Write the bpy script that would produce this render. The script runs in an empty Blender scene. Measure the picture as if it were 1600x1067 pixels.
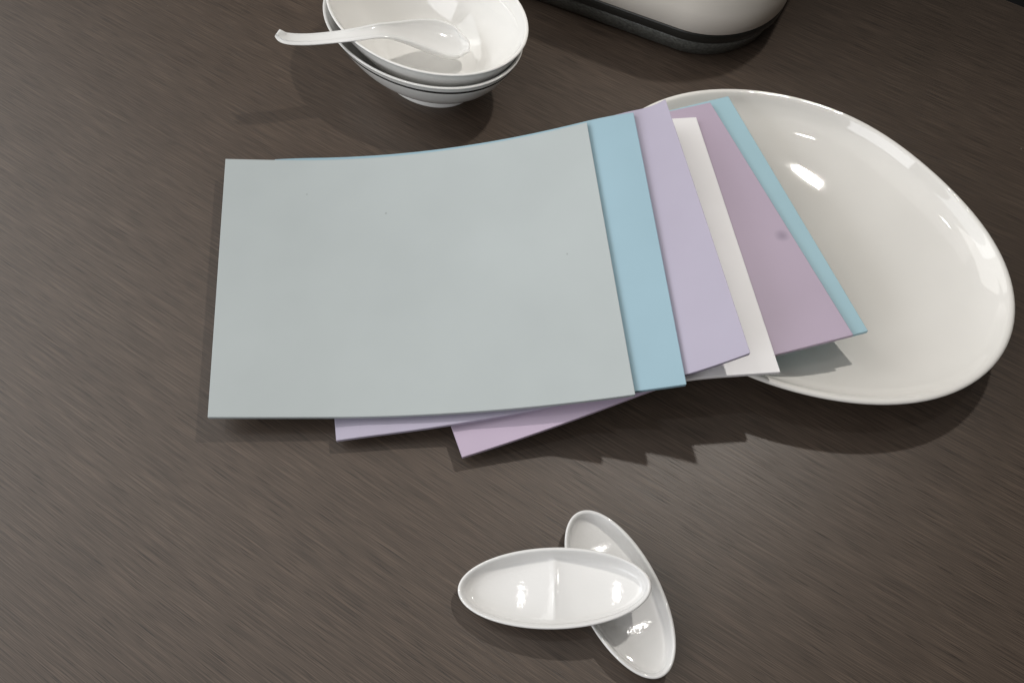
import bpy, bmesh, math, random
from mathutils import Vector, Matrix

# ------------------------------------------------------------------ camera, world, lamps
S = 0.01                                    # the plan below is written in centimetres
scene = bpy.context.scene
FPX, PITCH, HCAM = 1350.0, math.radians(62.6), 56.6
cam_d = bpy.data.cameras.new("camera")
cam_d.sensor_width = 36.0
cam_d.lens = 36.0 * FPX / 1600.0
cam_d.clip_start = 0.01
cam_d.clip_end = 50
cam = bpy.data.objects.new("camera", cam_d)
scene.collection.objects.link(cam)
cam.location = (0, 0, HCAM * S)
cam.rotation_euler = (math.pi / 2 - PITCH, 0, 0)
scene.camera = cam
scene.render.resolution_x, scene.render.resolution_y = 1024, 682

world = bpy.data.worlds.new("World")
scene.world = world
world.use_nodes = True
bg = world.node_tree.nodes["Background"]
bg.inputs[0].default_value = (1.0, 0.96, 0.90, 1)
bg.inputs[1].default_value = 0.09


def area(name, loc, target, sx, sy, power, col):
    d = bpy.data.lights.new(name, 'AREA')
    d.shape = 'RECTANGLE'
    d.size, d.size_y = sx, sy
    d.energy = power
    d.color = col
    o = bpy.data.objects.new(name, d)
    scene.collection.objects.link(o)
    o.location = loc
    o.rotation_euler = (Vector(target) - Vector(loc)).to_track_quat('-Z', 'Y').to_euler()
    return o


TGT = (0.0, 0.35, 0.0)
lamp = area("lamp", (0.355, 0.65, 0.90), (-0.14, 0.18, 0), 0.036, 0.020, 1.25, (1.0, 0.96, 0.90))
lamp.data.spread = math.radians(88)
zax = (lamp.location - Vector((-0.14, 0.18, 0))).normalized()      # lamp's short side along the plate's long axis
xax = (Vector((-0.75, 0.67, 0)) - zax * zax.dot(Vector((-0.75, 0.67, 0)))).normalized()
lamp.rotation_euler = Matrix((xax, zax.cross(xax), zax)).transposed().to_euler()
area("ceiling_spot", (0.30, 0.40, 1.90), (0.30, 0.39, 0), 0.09, 0.035, 1.2, (1.0, 0.97, 0.92))
area("ceiling_spot", (-0.80, 0.58, 1.90), (-0.80, 0.57, 0), 0.06, 0.12, 1.7, (1.0, 0.97, 0.92))
area("ceiling_glow", (-1.10, 0.00, 2.10), (-0.7, 0.10, 0), 2.2, 2.2, 13, (1.0, 0.97, 0.93))
area("window_light", (-2.30, 0.50, 1.10), TGT, 1.40, 1.30, 19, (0.93, 0.97, 1.0))
area("window_light_dim", (-1.80, -1.15, 1.00), TGT, 1.2, 1.3, 26, (0.96, 0.97, 1.0))
area("added_bounce_panel", (-1.80, 1.35, 1.60), TGT, 1.5, 1.5, 21, (1.0, 0.985, 0.96))  # bounce panel added to give the table's left side its sheen, not a window

vs = scene.view_settings
vs.view_transform = 'Standard'
vs.look = 'None'
vs.exposure = -0.17
vs.gamma = 1.0
scene.render.engine = 'CYCLES'
scene.cycles.caustics_reflective = False
scene.cycles.caustics_refractive = False

# ------------------------------------------------------------------ helpers
CP, SP = math.cos(PITCH), math.sin(PITCH)


def U(px, py, z=0.0):
    """photo pixel -> point (cm) on the horizontal plane at height z"""
    dx = px - 800.0
    v = 533.5 - py
    dy = CP * FPX + SP * v
    dz = -SP * FPX + CP * v
    t = (z - HCAM) / dz
    return Vector((dx * t, dy * t, z))


def link(name, me, mat, parent=None, smooth=True):
    o = bpy.data.objects.new(name, me)
    scene.collection.objects.link(o)
    if mat:
        me.materials.append(mat)
    if smooth:
        for p in me.polygons:
            p.use_smooth = True
    if parent:
        o.parent = parent
    return o


def tag(o, label=None, cat=None, group=None, kind=None):
    if label: o["label"] = label
    if cat: o["category"] = cat
    if group: o["group"] = group
    if kind: o["kind"] = kind
    return o


def empty(name, loc=(0, 0, 0)):
    o = bpy.data.objects.new(name, None)
    scene.collection.objects.link(o)
    o.location = [c * S for c in loc]
    return o


def cat_rom(pts, n):
    """smooth polyline through 2-D or 3-D points"""
    P = [Vector(p) for p in pts]
    P = [P[0] * 2 - P[1]] + P + [P[-1] * 2 - P[-2]]
    out = []
    for i in range(1, len(P) - 2):
        a, b, c, d = P[i - 1:i + 3]
        for k in range(n):
            t = k / n
            out.append(0.5 * ((2 * b) + (c - a) * t + (2 * a - 5 * b + 4 * c - d) * t * t
                              + (3 * b - a - 3 * c + d) * t ** 3))
    out.append(P[-2])
    return out


def rings_mesh(name, rings, close_start=True, close_end=True):
    """rings: list of lists of (x,y,z) cm, all the same length"""
    bm = bmesh.new()
    R = [[bm.verts.new([c * S for c in p]) for p in r] for r in rings]
    n = len(R[0])
    for a, b in zip(R[:-1], R[1:]):
        for i in range(n):
            j = (i + 1) % n
            bm.faces.new((a[i], a[j], b[j], b[i]))
    for flag, r, rev in ((close_start, R[0], True), (close_end, R[-1], False)):
        if flag:
            c = bm.verts.new(sum((v.co for v in r), Vector()) / n)
            for i in range(n):
                j = (i + 1) % n
                bm.faces.new((r[j], r[i], c) if rev else (r[i], r[j], c))
    bmesh.ops.recalc_face_normals(bm, faces=bm.faces)
    me = bpy.data.meshes.new(name)
    bm.to_mesh(me)
    bm.free()
    return me


# ------------------------------------------------------------------ materials
def new_mat(name):
    m = bpy.data.materials.new(name)
    m.use_nodes = True
    nt = m.node_tree
    return m, nt, nt.nodes["Principled BSDF"]


def node(nt, typ, **kw):
    n = nt.nodes.new(typ)
    for k, v in kw.items():
        if k in n.bl_rna.properties.keys():
            setattr(n, k, v)
        else:
            n.inputs[k].default_value = v
    return n


def ramp(nt, fac, stops):
    r = nt.nodes.new("ShaderNodeValToRGB")
    els = r.color_ramp.elements
    while len(els) < len(stops):
        els.new(0.5)
    for e, (p, c) in zip(els, stops):
        e.position = p
        e.color = c if len(c) == 4 else (*c, 1)
    nt.links.new(fac, r.inputs[0])
    return r.outputs[0]


def mix(nt, fac, a, b, mode='MIX'):
    m = nt.nodes.new("ShaderNodeMix")
    m.data_type = 'RGBA'
    m.blend_type = mode
    for sock, v in ((m.inputs[0], fac), (m.inputs[6], a), (m.inputs[7], b)):
        if hasattr(v, "is_linked"):
            nt.links.new(v, sock)
        else:
            sock.default_value = v if not isinstance(v, tuple) or len(v) == 4 else (*v, 1)
    return m.outputs[2]


def grey(v):
    return (v, v, v, 1)


GRAIN = math.atan2(-3.86, 5.89)


def wood_mat():
    m, nt, b = new_mat("dark_wood")
    L = nt.links
    tc = node(nt, "ShaderNodeTexCoord")
    rot = node(nt, "ShaderNodeMapping")
    rot.inputs["Rotation"].default_value = (0, 0, -GRAIN)
    L.new(tc.outputs["Object"], rot.inputs[0])

    def stretched(sx, sy, scale, detail, rough, dist=0.0):
        mp = node(nt, "ShaderNodeMapping")
        mp.inputs["Scale"].default_value = (sx, sy, 1)
        L.new(rot.outputs[0], mp.inputs[0])
        n = node(nt, "ShaderNodeTexNoise")
        n.inputs["Scale"].default_value = scale
        n.inputs["Detail"].default_value = detail
        n.inputs["Roughness"].default_value = rough
        n.inputs["Distortion"].default_value = dist
        L.new(mp.outputs[0], n.inputs["Vector"])
        return n.outputs["Fac"]
    broad = stretched(0.9, 9, 3.0, 3, 0.55, 0.3)
    mid = stretched(3.2, 210, 3.0, 4, 0.6, 0.05)
    fine = stretched(10, 700, 2.4, 2, 0.6)
    pores = stretched(15, 640, 2.6, 1, 0.5)
    base = ramp(nt, broad, [(0.3, (0.064, 0.0455, 0.0337)), (0.7, (0.072, 0.052, 0.0388))])
    c = mix(nt, 1.0, base, ramp(nt, mid, [(0.28, grey(0.86)), (0.5, grey(1.0)), (0.75, grey(1.15))]), 'MULTIPLY')
    c = mix(nt, 1.0, c, ramp(nt, fine, [(0.32, grey(0.60)), (0.5, grey(1.0)), (0.70, grey(1.60))]), 'MULTIPLY')
    c = mix(nt, 1.0, c, ramp(nt, pores, [(0.29, grey(0.36)), (0.37, grey(1.0))]), 'MULTIPLY')
    # a few light dust specks
    vo = node(nt, "ShaderNodeTexVoronoi")
    vo.inputs["Scale"].default_value = 42
    L.new(tc.outputs["Object"], vo.inputs["Vector"])
    sp = ramp(nt, vo.outputs["Distance"], [(0.018, grey(1)), (0.03, grey(0))])
    sel = ramp(nt, vo.outputs["Color"], [(0.80, grey(0)), (0.82, grey(1))])
    dust = mix(nt, 1.0, sp, sel, 'MULTIPLY')
    c = mix(nt, dust, c, (0.22, 0.20, 0.18))
    L.new(c, b.inputs["Base Color"])
    L.new(ramp(nt, mid, [(0.3, grey(0.47)), (0.7, grey(0.41))]), b.inputs["Roughness"])
    b.inputs["Specular IOR Level"].default_value = 0.5
    bp = node(nt, "ShaderNodeBump")
    bp.inputs["Strength"].default_value = 0.20
    bp.inputs["Distance"].default_value = 0.0006
    h = mix(nt, 0.5, ramp(nt, pores, [(0.26, grey(0)), (0.40, grey(1))]), fine)
    L.new(h, bp.inputs["Height"])
    L.new(bp.outputs[0], b.inputs["Normal"])
    return m


def ceramic_mat(name, col, rough=0.07, wave=0.05, scale=220):
    m, nt, b = new_mat(name)
    L = nt.links
    tc = node(nt, "ShaderNodeTexCoord")
    n1 = node(nt, "ShaderNodeTexNoise")
    n1.inputs["Scale"].default_value = 18
    n1.inputs["Detail"].default_value = 3
    L.new(tc.outputs["Object"], n1.inputs["Vector"])
    c2 = tuple(x * 0.965 for x in col)
    L.new(ramp(nt, n1.outputs["Fac"], [(0.35, col), (0.65, c2)]), b.inputs["Base Color"])
    b.inputs["Roughness"].default_value = rough
    b.inputs["Specular IOR Level"].default_value = 0.5
    n2 = node(nt, "ShaderNodeTexNoise")
    n2.inputs["Scale"].default_value = scale
    n2.inputs["Detail"].default_value = 2
    L.new(tc.outputs["Object"], n2.inputs["Vector"])
    bp = node(nt, "ShaderNodeBump")
    bp.inputs["Strength"].default_value = wave
    bp.inputs["Distance"].default_value = 0.002
    L.new(n2.outputs["Fac"], bp.inputs["Height"])
    L.new(bp.outputs[0], b.inputs["Normal"])
    return m


def sheet_mat(name, col, rough=0.55, specks=0.0, smudge=None, spec=0.35):
    m, nt, b = new_mat(name)
    L = nt.links
    tc = node(nt, "ShaderNodeTexCoord")
    n1 = node(nt, "ShaderNodeTexNoise")
    n1.inputs["Scale"].default_value = 14
    n1.inputs["Detail"].default_value = 4
    L.new(tc.outputs["Object"], n1.inputs["Vector"])
    lo = tuple(x * 0.965 for x in col)
    hi = tuple(min(1, x * 1.03) for x in col)
    c = ramp(nt, n1.outputs["Fac"], [(0.3, lo), (0.7, hi)])
    if specks:
        vo = node(nt, "ShaderNodeTexVoronoi")
        vo.inputs["Scale"].default_value = 38
        L.new(tc.outputs["Object"], vo.inputs["Vector"])
        sp = ramp(nt, vo.outputs["Distance"], [(0.022, grey(1)), (0.036, grey(0))])
        sel = ramp(nt, vo.outputs["Color"], [(0.66, grey(0)), (0.74, grey(specks))])
        c = mix(nt, mix(nt, 1.0, sp, sel, 'MULTIPLY'), c, tuple(x * 0.45 for x in col))
    if smudge:
        (sx, sy), rr, sc = smudge
        mp = node(nt, "ShaderNodeMapping")
        mp.inputs["Location"].default_value = (-sx * S / (rr * S), -sy * S / (rr * S), 0)
        mp.inputs["Scale"].default_value = (1 / (rr * S), 1 / (rr * S), 0)
        L.new(tc.outputs["Object"], mp.inputs[0])
        n3 = node(nt, "ShaderNodeTexNoise")
        n3.inputs["Scale"].default_value = 120
        L.new(tc.outputs["Object"], n3.inputs["Vector"])
        ln = node(nt, "ShaderNodeVectorMath", operation='LENGTH')
        L.new(mp.outputs[0], ln.inputs[0])
        ad = node(nt, "ShaderNodeMath", operation='MULTIPLY_ADD')
        L.new(n3.outputs["Fac"], ad.inputs[0])
        ad.inputs[1].default_value = 0.5
        L.new(ln.outputs["Value"], ad.inputs[2])
        f = ramp(nt, ad.outputs[0], [(0.35, grey(0.55)), (1.2 / 1.3, grey(0))])
        c = mix(nt, f, c, sc)
    L.new(c, b.inputs["Base Color"])
    b.inputs["Roughness"].default_value = rough
    b.inputs["Specular IOR Level"].default_value = spec
    n2 = node(nt, "ShaderNodeTexNoise")
    n2.inputs["Scale"].default_value = 1500
    L.new(tc.outputs["Object"], n2.inputs["Vector"])
    bp = node(nt, "ShaderNodeBump")
    bp.inputs["Strength"].default_value = 0.06
    bp.inputs["Distance"].default_value = 0.0003
    L.new(n2.outputs["Fac"], bp.inputs["Height"])
    L.new(bp.outputs[0], b.inputs["Normal"])
    return m


def plain_mat(name, col, rough, noise=0.0, scale=300, bump=0.0):
    m, nt, b = new_mat(name)
    L = nt.links
    tc = node(nt, "ShaderNodeTexCoord")
    n1 = node(nt, "ShaderNodeTexNoise")
    n1.inputs["Scale"].default_value = scale
    n1.inputs["Detail"].default_value = 4
    L.new(tc.outputs["Object"], n1.inputs["Vector"])
    L.new(ramp(nt, n1.outputs["Fac"], [(0.35, tuple(x * (1 - noise) for x in col)),
                                       (0.66, tuple(min(1, x * (1 + noise)) for x in col))]), b.inputs["Base Color"])
    b.inputs["Roughness"].default_value = rough
    if bump:
        bp = node(nt, "ShaderNodeBump")
        bp.inputs["Strength"].default_value = bump
        bp.inputs["Distance"].default_value = 0.001
        L.new(n1.outputs["Fac"], bp.inputs["Height"])
        L.new(bp.outputs[0], b.inputs["Normal"])
    return m


M_WOOD = wood_mat()
M_FLOOR = plain_mat("dark_floor", (0.008, 0.008, 0.009), 0.7, 0.2, 20)
M_PLATE = ceramic_mat("cream_glaze", (0.775, 0.757, 0.722), 0.025, 0.0, 60)
M_BOWL = ceramic_mat("white_glaze", (0.81, 0.80, 0.775), 0.05, 0.012, 60)
M_DISH = ceramic_mat("white_dish_glaze", (0.74, 0.735, 0.725), 0.06, 0.028, 420)
M_SPOON = ceramic_mat("spoon_glaze", (0.82, 0.82, 0.81), 0.10, 0.02, 60)
M_STRIPE = plain_mat("black_stripe", (0.018, 0.018, 0.018), 0.15, 0.1, 80)
M_GREY = sheet_mat("grey_sheet", (0.398, 0.437, 0.443), 0.5, 0.6)
M_BLUE = sheet_mat("blue_sheet", (0.285, 0.425, 0.500), 0.5)
M_LILAC = sheet_mat("lilac_sheet", (0.40, 0.37, 0.465), 0.5)
M_WHITE = sheet_mat("white_sheet", (0.86, 0.85, 0.86), 0.45)
M_MAUVE = sheet_mat("mauve_sheet", (0.455, 0.375, 0.480), 0.5, 0.0, ((19.3, 35.1), 0.85, (0.20, 0.17, 0.24)))
M_PALE = sheet_mat("pale_blue_sheet", (0.345, 0.525, 0.600), 0.5)
M_BODY = plain_mat("cream_enamel", (0.86, 0.81, 0.73), 0.25, 0.03, 8)
M_BAND = plain_mat("black_band", (0.016, 0.016, 0.014), 0.35, 0.1, 40)
M_BASE = plain_mat("speckled_base", (0.10, 0.102, 0.092), 0.34, 0.35, 420, 0.6)

# ------------------------------------------------------------------ table and floor
g = Vector((math.cos(GRAIN), math.sin(GRAIN), 0))          # along the grain
h = Vector((-g.y, g.x, 0))                                  # across, away from the camera
far = Vector((46.1, 65.0, 0))                               # a point of the far long edge
bm = bmesh.new()
c0 = [far + g * 60, far - g * 150, far - g * 150 - h * 150, far + g * 60 - h * 150]
vt = [bm.verts.new(p * S) for p in c0]
f = bm.faces.new(vt)
if f.normal.z < 0:
    f.normal_flip()
r = bmesh.ops.extrude_face_region(bm, geom=[f])
bmesh.ops.translate(bm, verts=[v for v in r["geom"] if isinstance(v, bmesh.types.BMVert)], vec=(0, 0, -0.035))
bmesh.ops.recalc_face_normals(bm, faces=bm.faces)
me = bpy.data.meshes.new("table_top")
bm.to_mesh(me)
bm.free()
table = link("table_top", me, M_WOOD, smooth=False)
bv = table.modifiers.new("bevel", 'BEVEL')
bv.width = 0.003
bv.segments = 3
tag(table, "dark brown wood grain table top", "table", kind="structure")
zmin = min(v.co.z for v in me.vertices)
table.location.z = -max(v.co.z for v in me.vertices)

bm = bmesh.new()
bmesh.ops.create_grid(bm, x_segments=1, y_segments=1, size=4)
me = bpy.data.meshes.new("floor")
bm.to_mesh(me)
bm.free()
fl = link("floor", me, M_FLOOR, smooth=False)
fl.location = (0, 0.5, -0.74)
tag(fl, "dark floor below the table edge", "floor", kind="structure")

# ------------------------------------------------------------------ oval dinnerware
NSEG = 144


def lathe_oval(name, outline, prof, n=5):
    """prof: list of (fraction of the outline, z); outline(theta)->(x,y)"""
    pr = cat_rom([(a, b) for a, b in prof], n)
    rings = []
    for s_, z in pr[:]:
        if s_ < 1e-4:
            continue
        rings.append([(outline(2 * math.pi * i / NSEG)[0] * s_, outline(2 * math.pi * i / NSEG)[1] * s_, z)
                      for i in range(NSEG)])
    return rings_mesh(name, rings)


def oval(a, b, ang, egg=0.0, tri=0.0, tph=0.0):
    ca, sa = math.cos(ang), math.sin(ang)

    def fn(t):
        k = 1 + tri * math.cos(3 * (t - tph)) + egg * math.cos(t)
        x, y = a * math.cos(t) * k, b * math.sin(t) * k
        return (x * ca - y * sa, x * sa + y * ca)
    return fn


# one deep egg-shaped oval plate
PCO = (13.98, -0.33, -0.53, 0.37, -1.69, -0.09, -0.12, -0.21, -0.14)


def plate_out(t):
    r_ = PCO[0]
    for k in range(1, 5):
        r_ += PCO[2 * k - 1] * math.cos(k * t) + PCO[2 * k] * math.sin(k * t)
    return (r_ * math.cos(t), r_ * math.sin(t))


PPROF = [(0.02, 0.15), (0.42, 0.15), (0.46, 0.0), (0.49, 0.02), (0.495, 0.45), (0.58, 0.98), (0.72, 1.50), (0.83, 2.10), (0.90, 2.75), (0.948, 3.40),
         (0.970, 3.66), (0.990, 3.78), (1.0, 3.95), (0.999, 4.08), (0.989, 4.17), (0.975, 4.14), (0.962, 3.97), (0.930, 3.44), (0.885, 2.96), (0.83, 2.60)]
PPROF += [(q_ / 100, 0.85 + 2.48 * (q_ / 100) ** 2) for q_ in (76, 68, 60, 50, 40, 30, 20, 10, 2)]
pm = lathe_oval("oval_plate", plate_out, PPROF)
plate = link("oval_plate", pm, M_PLATE)
plate.location = (0.21, 0.3675, 0)
tag(plate, "large deep cream oval plate with the fanned sheets resting on its rim", "plate")

# bowls: two nested oval bowls with a black stripe below the rim
BANG = math.radians(146)
bowl_out = oval(9.0, 6.35, BANG)
BPROF = [(0.02, 0.55), (0.42, 0.50), (0.450, 0.0), (0.490, 0.02), (0.480, 0.62), (0.51, 0.92), (0.62, 1.50), (0.80, 3.00), (0.92, 4.65),
         (0.978, 5.75), (0.996, 6.02), (1.0, 6.10), (0.995, 6.17), (0.982, 6.18), (0.968, 6.10), (0.945, 5.65),
         (0.885, 4.62), (0.77, 3.15), (0.62, 1.86), (0.50, 1.15), (0.42, 0.98), (0.3, 0.93), (0.02, 0.92)]
bowl_me = lathe_oval("bowl_body", bowl_out, BPROF)


def outer_frac(z):
    pr = cat_rom([(a, b) for a, b in BPROF[3:12]], 8)
    for p, q in zip(pr[:-1], pr[1:]):
        if p[1] <= z <= q[1]:
            t = (z - p[1]) / (q[1] - p[1] + 1e-9)
            return p[0] + (q[0] - p[0]) * t
    return 1.0


z0, z1 = 5.20, 5.52
rings = []
for zz, off in ((z0, -0.004), (z0, 0.0018), ((z0 + z1) / 2, 0.0022), (z1, 0.0018), (z1, -0.004)):
    fr = outer_frac(zz) + off
    rings.append([(bowl_out(2 * math.pi * i / NSEG)[0] * fr, bowl_out(2 * math.pi * i / NSEG)[1] * fr, zz) for i in range(NSEG)])
stripe_me = rings_mesh("stripe", rings, False, False)
for loc, lab in (((-7.35, 55.45, 0.0), "lower white oval bowl standing on the table with a black stripe"),
                 ((-6.95, 55.75, 1.10), "upper white oval bowl nested in another and holding the spoon")):
    e = empty("oval_bowl", loc)
    tag(e, lab, "bowl", "stacked oval bowls")
    link("bowl_body", bowl_me, None if bowl_me.materials else M_BOWL, e)
    if loc[2] < 0.5:
        link("stripe", stripe_me, M_STRIPE, e)

# ------------------------------------------------------------------ soup spoon
sp_path = [  # px, py, z of the channel bottom, half width, depth
    (432, 52, 8.05, 0.42, 0.10), (447, 63, 7.55, 0.62, 0.22), (480, 66, 7.22, 0.64, 0.30), (520, 63, 7.08, 0.66, 0.32),
    (556, 59, 7.05, 0.72, 0.36)]
sp_world = [(-10.6, 53.3, 6.75, 0.85, 0.48), (-9.4, 53.8, 6.0, 1.15, 0.75), (-8.0, 54.3, 5.0, 1.70, 1.05), (-6.6, 54.65, 4.2, 2.05, 1.20),
            (-5.3, 54.8, 3.75, 1.95, 1.12), (-4.3, 54.85, 3.62, 1.50, 0.90), (-3.75, 54.87, 3.72, 0.95, 0.60), (-3.45, 54.88, 3.80, 0.62, 0.36)]
ctr = []
for px, py, z, w, d in sp_path:
    p = U(px, py, z)
    ctr.append((p.x, p.y, p.z))
ctr += [p[:3] for p in sp_world]
cs = cat_rom(ctr, 5)
wd = cat_rom([(w, d) for *_, w, d in sp_path + sp_world], 5)
bm = bmesh.new()
rows = []
NC = 14
for i, (c, (w, d)) in enumerate(zip(cs, wd)):
    T = (cs[min(i + 1, len(cs) - 1)] - cs[max(i - 1, 0)]).normalized()
    side = T.cross(Vector((0, 0, 1))).normalized()
    nn = side.cross(T).normalized()
    row = []
    for k in range(NC + 1):
        a = -1 + 2 * k / NC
        row.append(bm.verts.new((c + side * (w * math.sin(a * math.pi / 2)) + nn * (d * (1 - math.cos(a * math.pi / 2)))) * S))
    rows.append(row)
for a, b in zip(rows[:-1], rows[1:]):
    for k in range(NC):
        bm.faces.new((a[k], a[k + 1], b[k + 1], b[k]))
bmesh.ops.recalc_face_normals(bm, faces=bm.faces)
up_ = sum((f.normal.z for f in bm.faces))
if up_ < 0:
    bmesh.ops.reverse_faces(bm, faces=bm.faces)
me = bpy.data.meshes.new("soup_spoon")
bm.to_mesh(me)
bm.free()
sp = link("soup_spoon", me, M_SPOON)
so = sp.modifiers.new("solidify", 'SOLIDIFY')
so.thickness = 0.0030
so.offset = 1
ss = sp.modifiers.new("subsurf", 'SUBSURF')
ss.levels = ss.render_levels = 2
tag(sp, "white ceramic soup spoon resting in the bowl with its handle over the rim", "spoon")

# ------------------------------------------------------------------ divided sauce dishes
DA, DB = 5.78, 2.48
DPROF = [(1.45, 0.08), (1.05, 0.0), (0.85, 0.02), (0.60, 0.16), (0.33, 0.55), (0.12, 0.96), (0.03, 1.14), (0.0, 1.21), (0.02, 1.28),
         (0.09, 1.32), (0.18, 1.30), (0.26, 1.21), (0.36, 0.93), (0.45, 0.62), (0.55, 0.43), (0.70, 0.335), (1.0, 0.31)]


def make_dish(name):
    pr = cat_rom(DPROF, 4)
    fl_ = [(1.0 + (DB - 1.0) * k / 26, 0.31) for k in range(1, 26)] + [(1.0 + (DB - 1.0) * 0.992, 0.31)]
    rings = []
    n = 200
    pts = [(p[0], p[1], False) for p in pr] + [(a, b, True) for a, b in fl_]
    first_inner = len(pr) * 11 // 16
    for idx, (d, z, isfl) in enumerate(pts):
        ring = []
        for i in range(n):
            t = 2 * math.pi * i / n
            if d <= 1.0:
                x, y = (DA - d) * math.cos(t), (DB - d) * math.sin(t)
            else:
                fr = (DB - d) / (DB - 1.0)
                x, y = (DA - 1.0) * math.cos(t) * fr, (DB - 1.0) * math.sin(t) * fr
            zz = z
            if idx >= first_inner and z < 1.0:            # two shallow hollows that meet in a soft ridge
                dx = abs(x) - 2.4
                fade = max(0.0, 1 - max(0.0, (z - 0.31) / 0.55))
                zz = z + (0.038 * dx * dx + 0.022 * y * y + 0.03 * math.exp(-(x / 0.15) ** 2)) * fade
            ring.append((x, y, zz))
        rings.append(ring)
    return rings_mesh(name, rings)


dish_me = make_dish("sauce_dish")
d2 = link("sauce_dish", dish_me, M_DISH)
a2, b2_ = Vector((4.36, 16.15, 0)), Vector((9.05, 6.02, 0))
c2 = (a2 + b2_) / 2
d2.scale = (0.965, 1.05, 1.0)
d2.location = (c2.x * S, c2.y * S, 0)
d2.rotation_euler = (0, 0, math.atan2(b2_.y - a2.y, b2_.x - a2.x))
tag(d2, "white divided oval sauce dish flat on the table under the other one", "dish", "divided sauce dishes")
d1 = link("sauce_dish", dish_me, None)
tilt = math.radians(10.3)
pL = U(715, 922, 1.3)
Mx = Matrix.Rotation(-tilt, 4, 'Y')
rz = Matrix.Rotation(math.radians(-1.0), 4, 'Z')
low_pt = Mx @ Vector(((-DA + 0.80) * 1.045, 0, 0))
rim_pt = Mx @ Vector((-DA * 1.045, 0, 1.21))
loc = Vector((pL.x - rim_pt.x, pL.y, -low_pt.z + 0.02))
d1.matrix_world = Matrix.Translation(loc * S) @ rz @ Mx @ Matrix.Diagonal((1.045, 1.0, 1.0, 1.0))
tag(d1, "white divided oval sauce dish tilted with one end propped on the other", "dish", "divided sauce dishes")

# ------------------------------------------------------------------ fanned flexible sheets
T = 0.34
PA = math.radians(15)


def lift(x, y, level=0):
    p = x * math.cos(PA) + (y - 36) * math.sin(PA)
    q = max(0.0, (p + 15.6) / 23.0)
    a = 1.03 * q * q
    cap = 1.0 if level < 3 else 1.32                       # the lower sheets level out over the plate rim
    k = 0.30
    hh = max(k - abs(a - cap), 0.0) / k
    return 4.62 * (min(a, cap) - hh * hh * k * 0.25)


def fix(px, py, level, extra=0.0):
    z = 1.0
    for _ in range(30):
        p = U(px, py, z)
        z = lift(p.x, p.y, level) + (level + 1) * T + extra
    return U(px, py, z)


def make_sheet(name, mat, level, BL, BR, TR, TL, curl=0.0, curl_from=0.86, curl_skew=0.0, droop=0.0, droop_to=0.15):
    nu, nv = 72, 24
    bm = bmesh.new()
    top = []
    for i in range(nu + 1):
        u = i / nu
        row = []
        for j in range(nv + 1):
            v = j / nv
            p = BL * (1 - u) * (1 - v) + BR * u * (1 - v) + TR * u * v + TL * (1 - u) * v
            z = lift(p.x, p.y, level) + level * T
            cf = curl_from + curl_skew * v
            if curl and u > cf:
                z += curl * (1 - 0.45 * v) * ((u - cf) / (1 - cf)) ** 2
            if droop and u < droop_to:
                z -= droop * ((droop_to - u) / droop_to) ** 2
            row.append((p.x, p.y, z))
        top.append(row)
    lo = [[bm.verts.new((x * S, y * S, z * S)) for x, y, z in r_] for r_ in top]
    hi = [[bm.verts.new((x * S, y * S, (z + T * 0.94) * S)) for x, y, z in r_] for r_ in top]
    for i in range(nu):
        for j in range(nv):
            bm.faces.new((hi[i][j], hi[i + 1][j], hi[i + 1][j + 1], hi[i][j + 1]))
            bm.faces.new((lo[i][j], lo[i][j + 1], lo[i + 1][j + 1], lo[i + 1][j]))
    for i in range(nu):
        bm.faces.new((lo[i][0], lo[i + 1][0], hi[i + 1][0], hi[i][0]))
        bm.faces.new((lo[i][nv], hi[i][nv], hi[i + 1][nv], lo[i + 1][nv]))
    for j in range(nv):
        bm.faces.new((lo[0][j], hi[0][j], hi[0][j + 1], lo[0][j + 1]))
        bm.faces.new((lo[nu][j], lo[nu][j + 1], hi[nu][j + 1], hi[nu][j]))
    bmesh.ops.recalc_face_normals(bm, faces=bm.faces)
    me = bpy.data.meshes.new(name)
    bm.to_mesh(me)
    bm.free()
    o = link(name, me, mat)
    me.set_sharp_from_angle(angle=math.radians(50))
    bvm = o.modifiers.new("bevel", 'BEVEL')
    bvm.width = 0.0004
    bvm.segments = 2
    bvm.limit_method = 'ANGLE'
    bvm.angle_limit = math.radians(50)
    return o


G = "fanned flexible sheets"
# bottom pale blue
BL, BR, TR = fix(757, 703, 0), fix(1357, 517, 0), fix(1138, 150, 0)
o = make_sheet("flexible_sheet", M_PALE, 0, BL, BR, TR, BL + TR - BR - Vector((-0.2, 0.9, 0)))
tag(o, "pale blue sheet at the bottom of the fan, a thin strip beside mauve", "sheet", G)
BL, BR, TR = fix(722, 714, 1), fix(1334, 523, 1), fix(1110, 160, 1)
o = make_sheet("flexible_sheet", M_MAUVE, 1, BL, BR, TR, BL + TR - BR)
tag(o, "mauve sheet with a dark smudge reaching over the plate", "sheet", G)
BR, TR = fix(1220, 581, 2), fix(1088, 183, 2)
BL = Vector((-8.3, 22.3, 0.8))
o = make_sheet("flexible_sheet", M_WHITE, 2, BL, BR, TR, BL + TR - BR)
tag(o, "white sheet between the lilac and mauve sheets", "sheet", G)
BL, BR, TR = fix(525, 688, 3, -0.2), fix(1173, 551, 3, 1.3), fix(1040, 155, 3, 0.7)
o = make_sheet("flexible_sheet", M_LILAC, 3, BL, BR, TR, BL + TR - BR, curl=1.3, curl_from=0.83, curl_skew=0.10, droop=0.2, droop_to=0.12)
tag(o, "lilac sheet with its free end curling up over the white sheet", "sheet", G)
BR, TR, TL = fix(1073, 600, 4), fix(990, 175.5, 4), fix(428, 246.3, 4)
BL = Vector((-16.8, 23.2, 1))
o = make_sheet("flexible_sheet", M_BLUE, 4, BL, BR, TR, TL, droop=0.2, droop_to=0.12)
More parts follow.
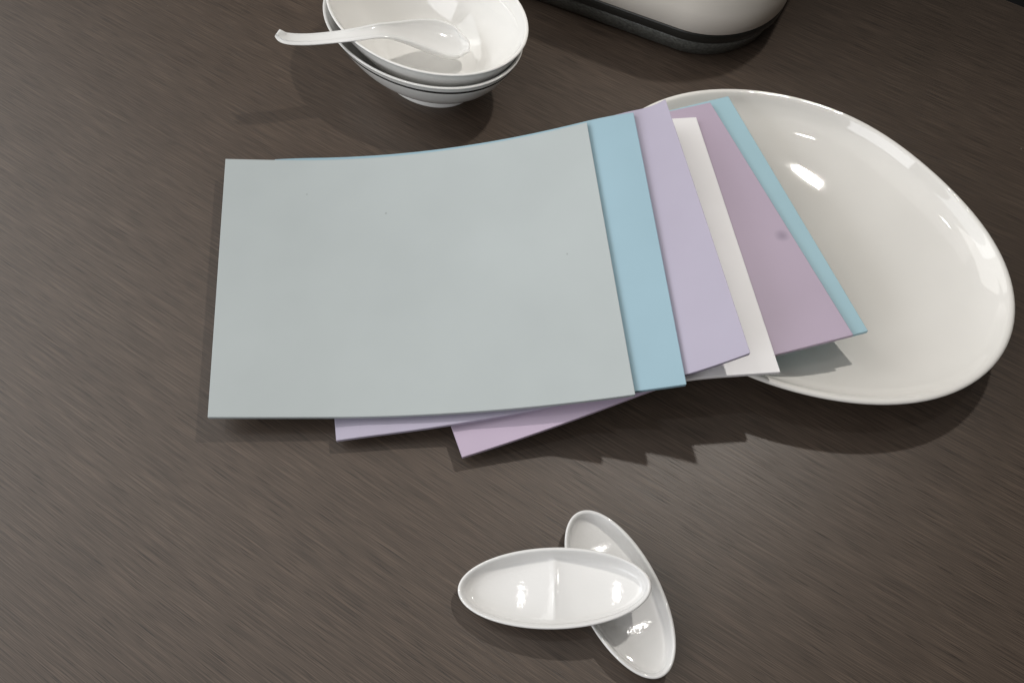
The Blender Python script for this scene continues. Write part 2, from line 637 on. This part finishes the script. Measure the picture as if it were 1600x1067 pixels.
tag(o, "light blue sheet directly under the grey top sheet", "sheet", G)
BL, BR, TR, TL = fix(324, 651.5, 5, 0.12), fix(993, 616, 5), fix(917, 191, 5), fix(352, 248, 5, 0.12)
o = make_sheet("flexible_sheet", M_GREY, 5, BL, BR, TR, TL, droop=-0.12, droop_to=0.42)
tag(o, "grey green sheet on top of the fanned stack", "sheet", G)

# ------------------------------------------------------------------ rounded countertop appliance
dv, nv_ = Vector((0.89, -0.456, 0)), Vector((0.456, 0.89, 0))
D0, D1, N0, N1 = -37.5, -6.5, 57.6, 80.2
AC = dv * ((D0 + D1) / 2) + nv_ * ((N0 + N1) / 2)


def rrect(hw, hd, rad, z, n=18):
    pts = []
    for cx, cy, a0 in ((hw - rad, hd - rad, 0), (-hw + rad, hd - rad, 90), (-hw + rad, -hd + rad, 180), (hw - rad, -hd + rad, 270)):
        for k in range(n + 1):
            a = math.radians(a0 + 90 * k / n)
            p = dv * (cx + rad * math.cos(a)) + nv_ * (cy + rad * math.sin(a))
            pts.append((p.x, p.y, z))
    return pts


hw, hd = (D1 - D0) / 2, (N1 - N0) / 2
app = empty("countertop_appliance", AC)
tag(app, "large rounded cream appliance with a dark speckled base behind the plate", "appliance")
base = [rrect(hw - 2.4, hd - 2.4, 5.4, 0.15), rrect(hw - 1.3, hd - 1.3, 6.2, 0.15), rrect(hw - 0.95, hd - 0.95, 6.4, 0.40),
        rrect(hw - 0.60, hd - 0.60, 6.7, 1.4), rrect(hw - 0.35, hd - 0.35, 6.9, 2.35), rrect(hw - 0.6, hd - 0.6, 6.7, 2.4)]
link("base", rings_mesh("base", base), M_BASE, app)
band = [rrect(hw - 0.5, hd - 0.5, 6.8, 2.42), rrect(hw - 0.15, hd - 0.15, 7.0, 2.44), rrect(hw - 0.08, hd - 0.08, 7.0, 2.55),
        rrect(hw - 0.05, hd - 0.05, 7.0, 3.3), rrect(hw - 0.12, hd - 0.12, 7.0, 3.42), rrect(hw - 0.4, hd - 0.4, 6.9, 3.44)]
link("band", rings_mesh("band", band), M_BAND, app)
body = [rrect(hw - 0.5, hd - 0.5, 6.8, 3.46), rrect(hw - 0.08, hd - 0.08, 7.0, 3.48), rrect(hw + 0.02, hd + 0.02, 7.0, 3.6),
        rrect(hw + 0.35, hd + 0.35, 7.2, 6.0), rrect(hw + 0.5, hd + 0.5, 7.3, 10.0), rrect(hw + 0.3, hd + 0.3, 7.3, 14.0),
        rrect(hw - 0.4, hd - 0.4, 7.0, 16.5), rrect(hw - 2.0, hd - 2.0, 6.4, 18.4), rrect(hw - 4.5, hd - 4.5, 4.6, 19.2), rrect(hw - 9.0, hd - 9.0, 1.5, 19.5)]
link("body", rings_mesh("body", body), M_BODY, app)
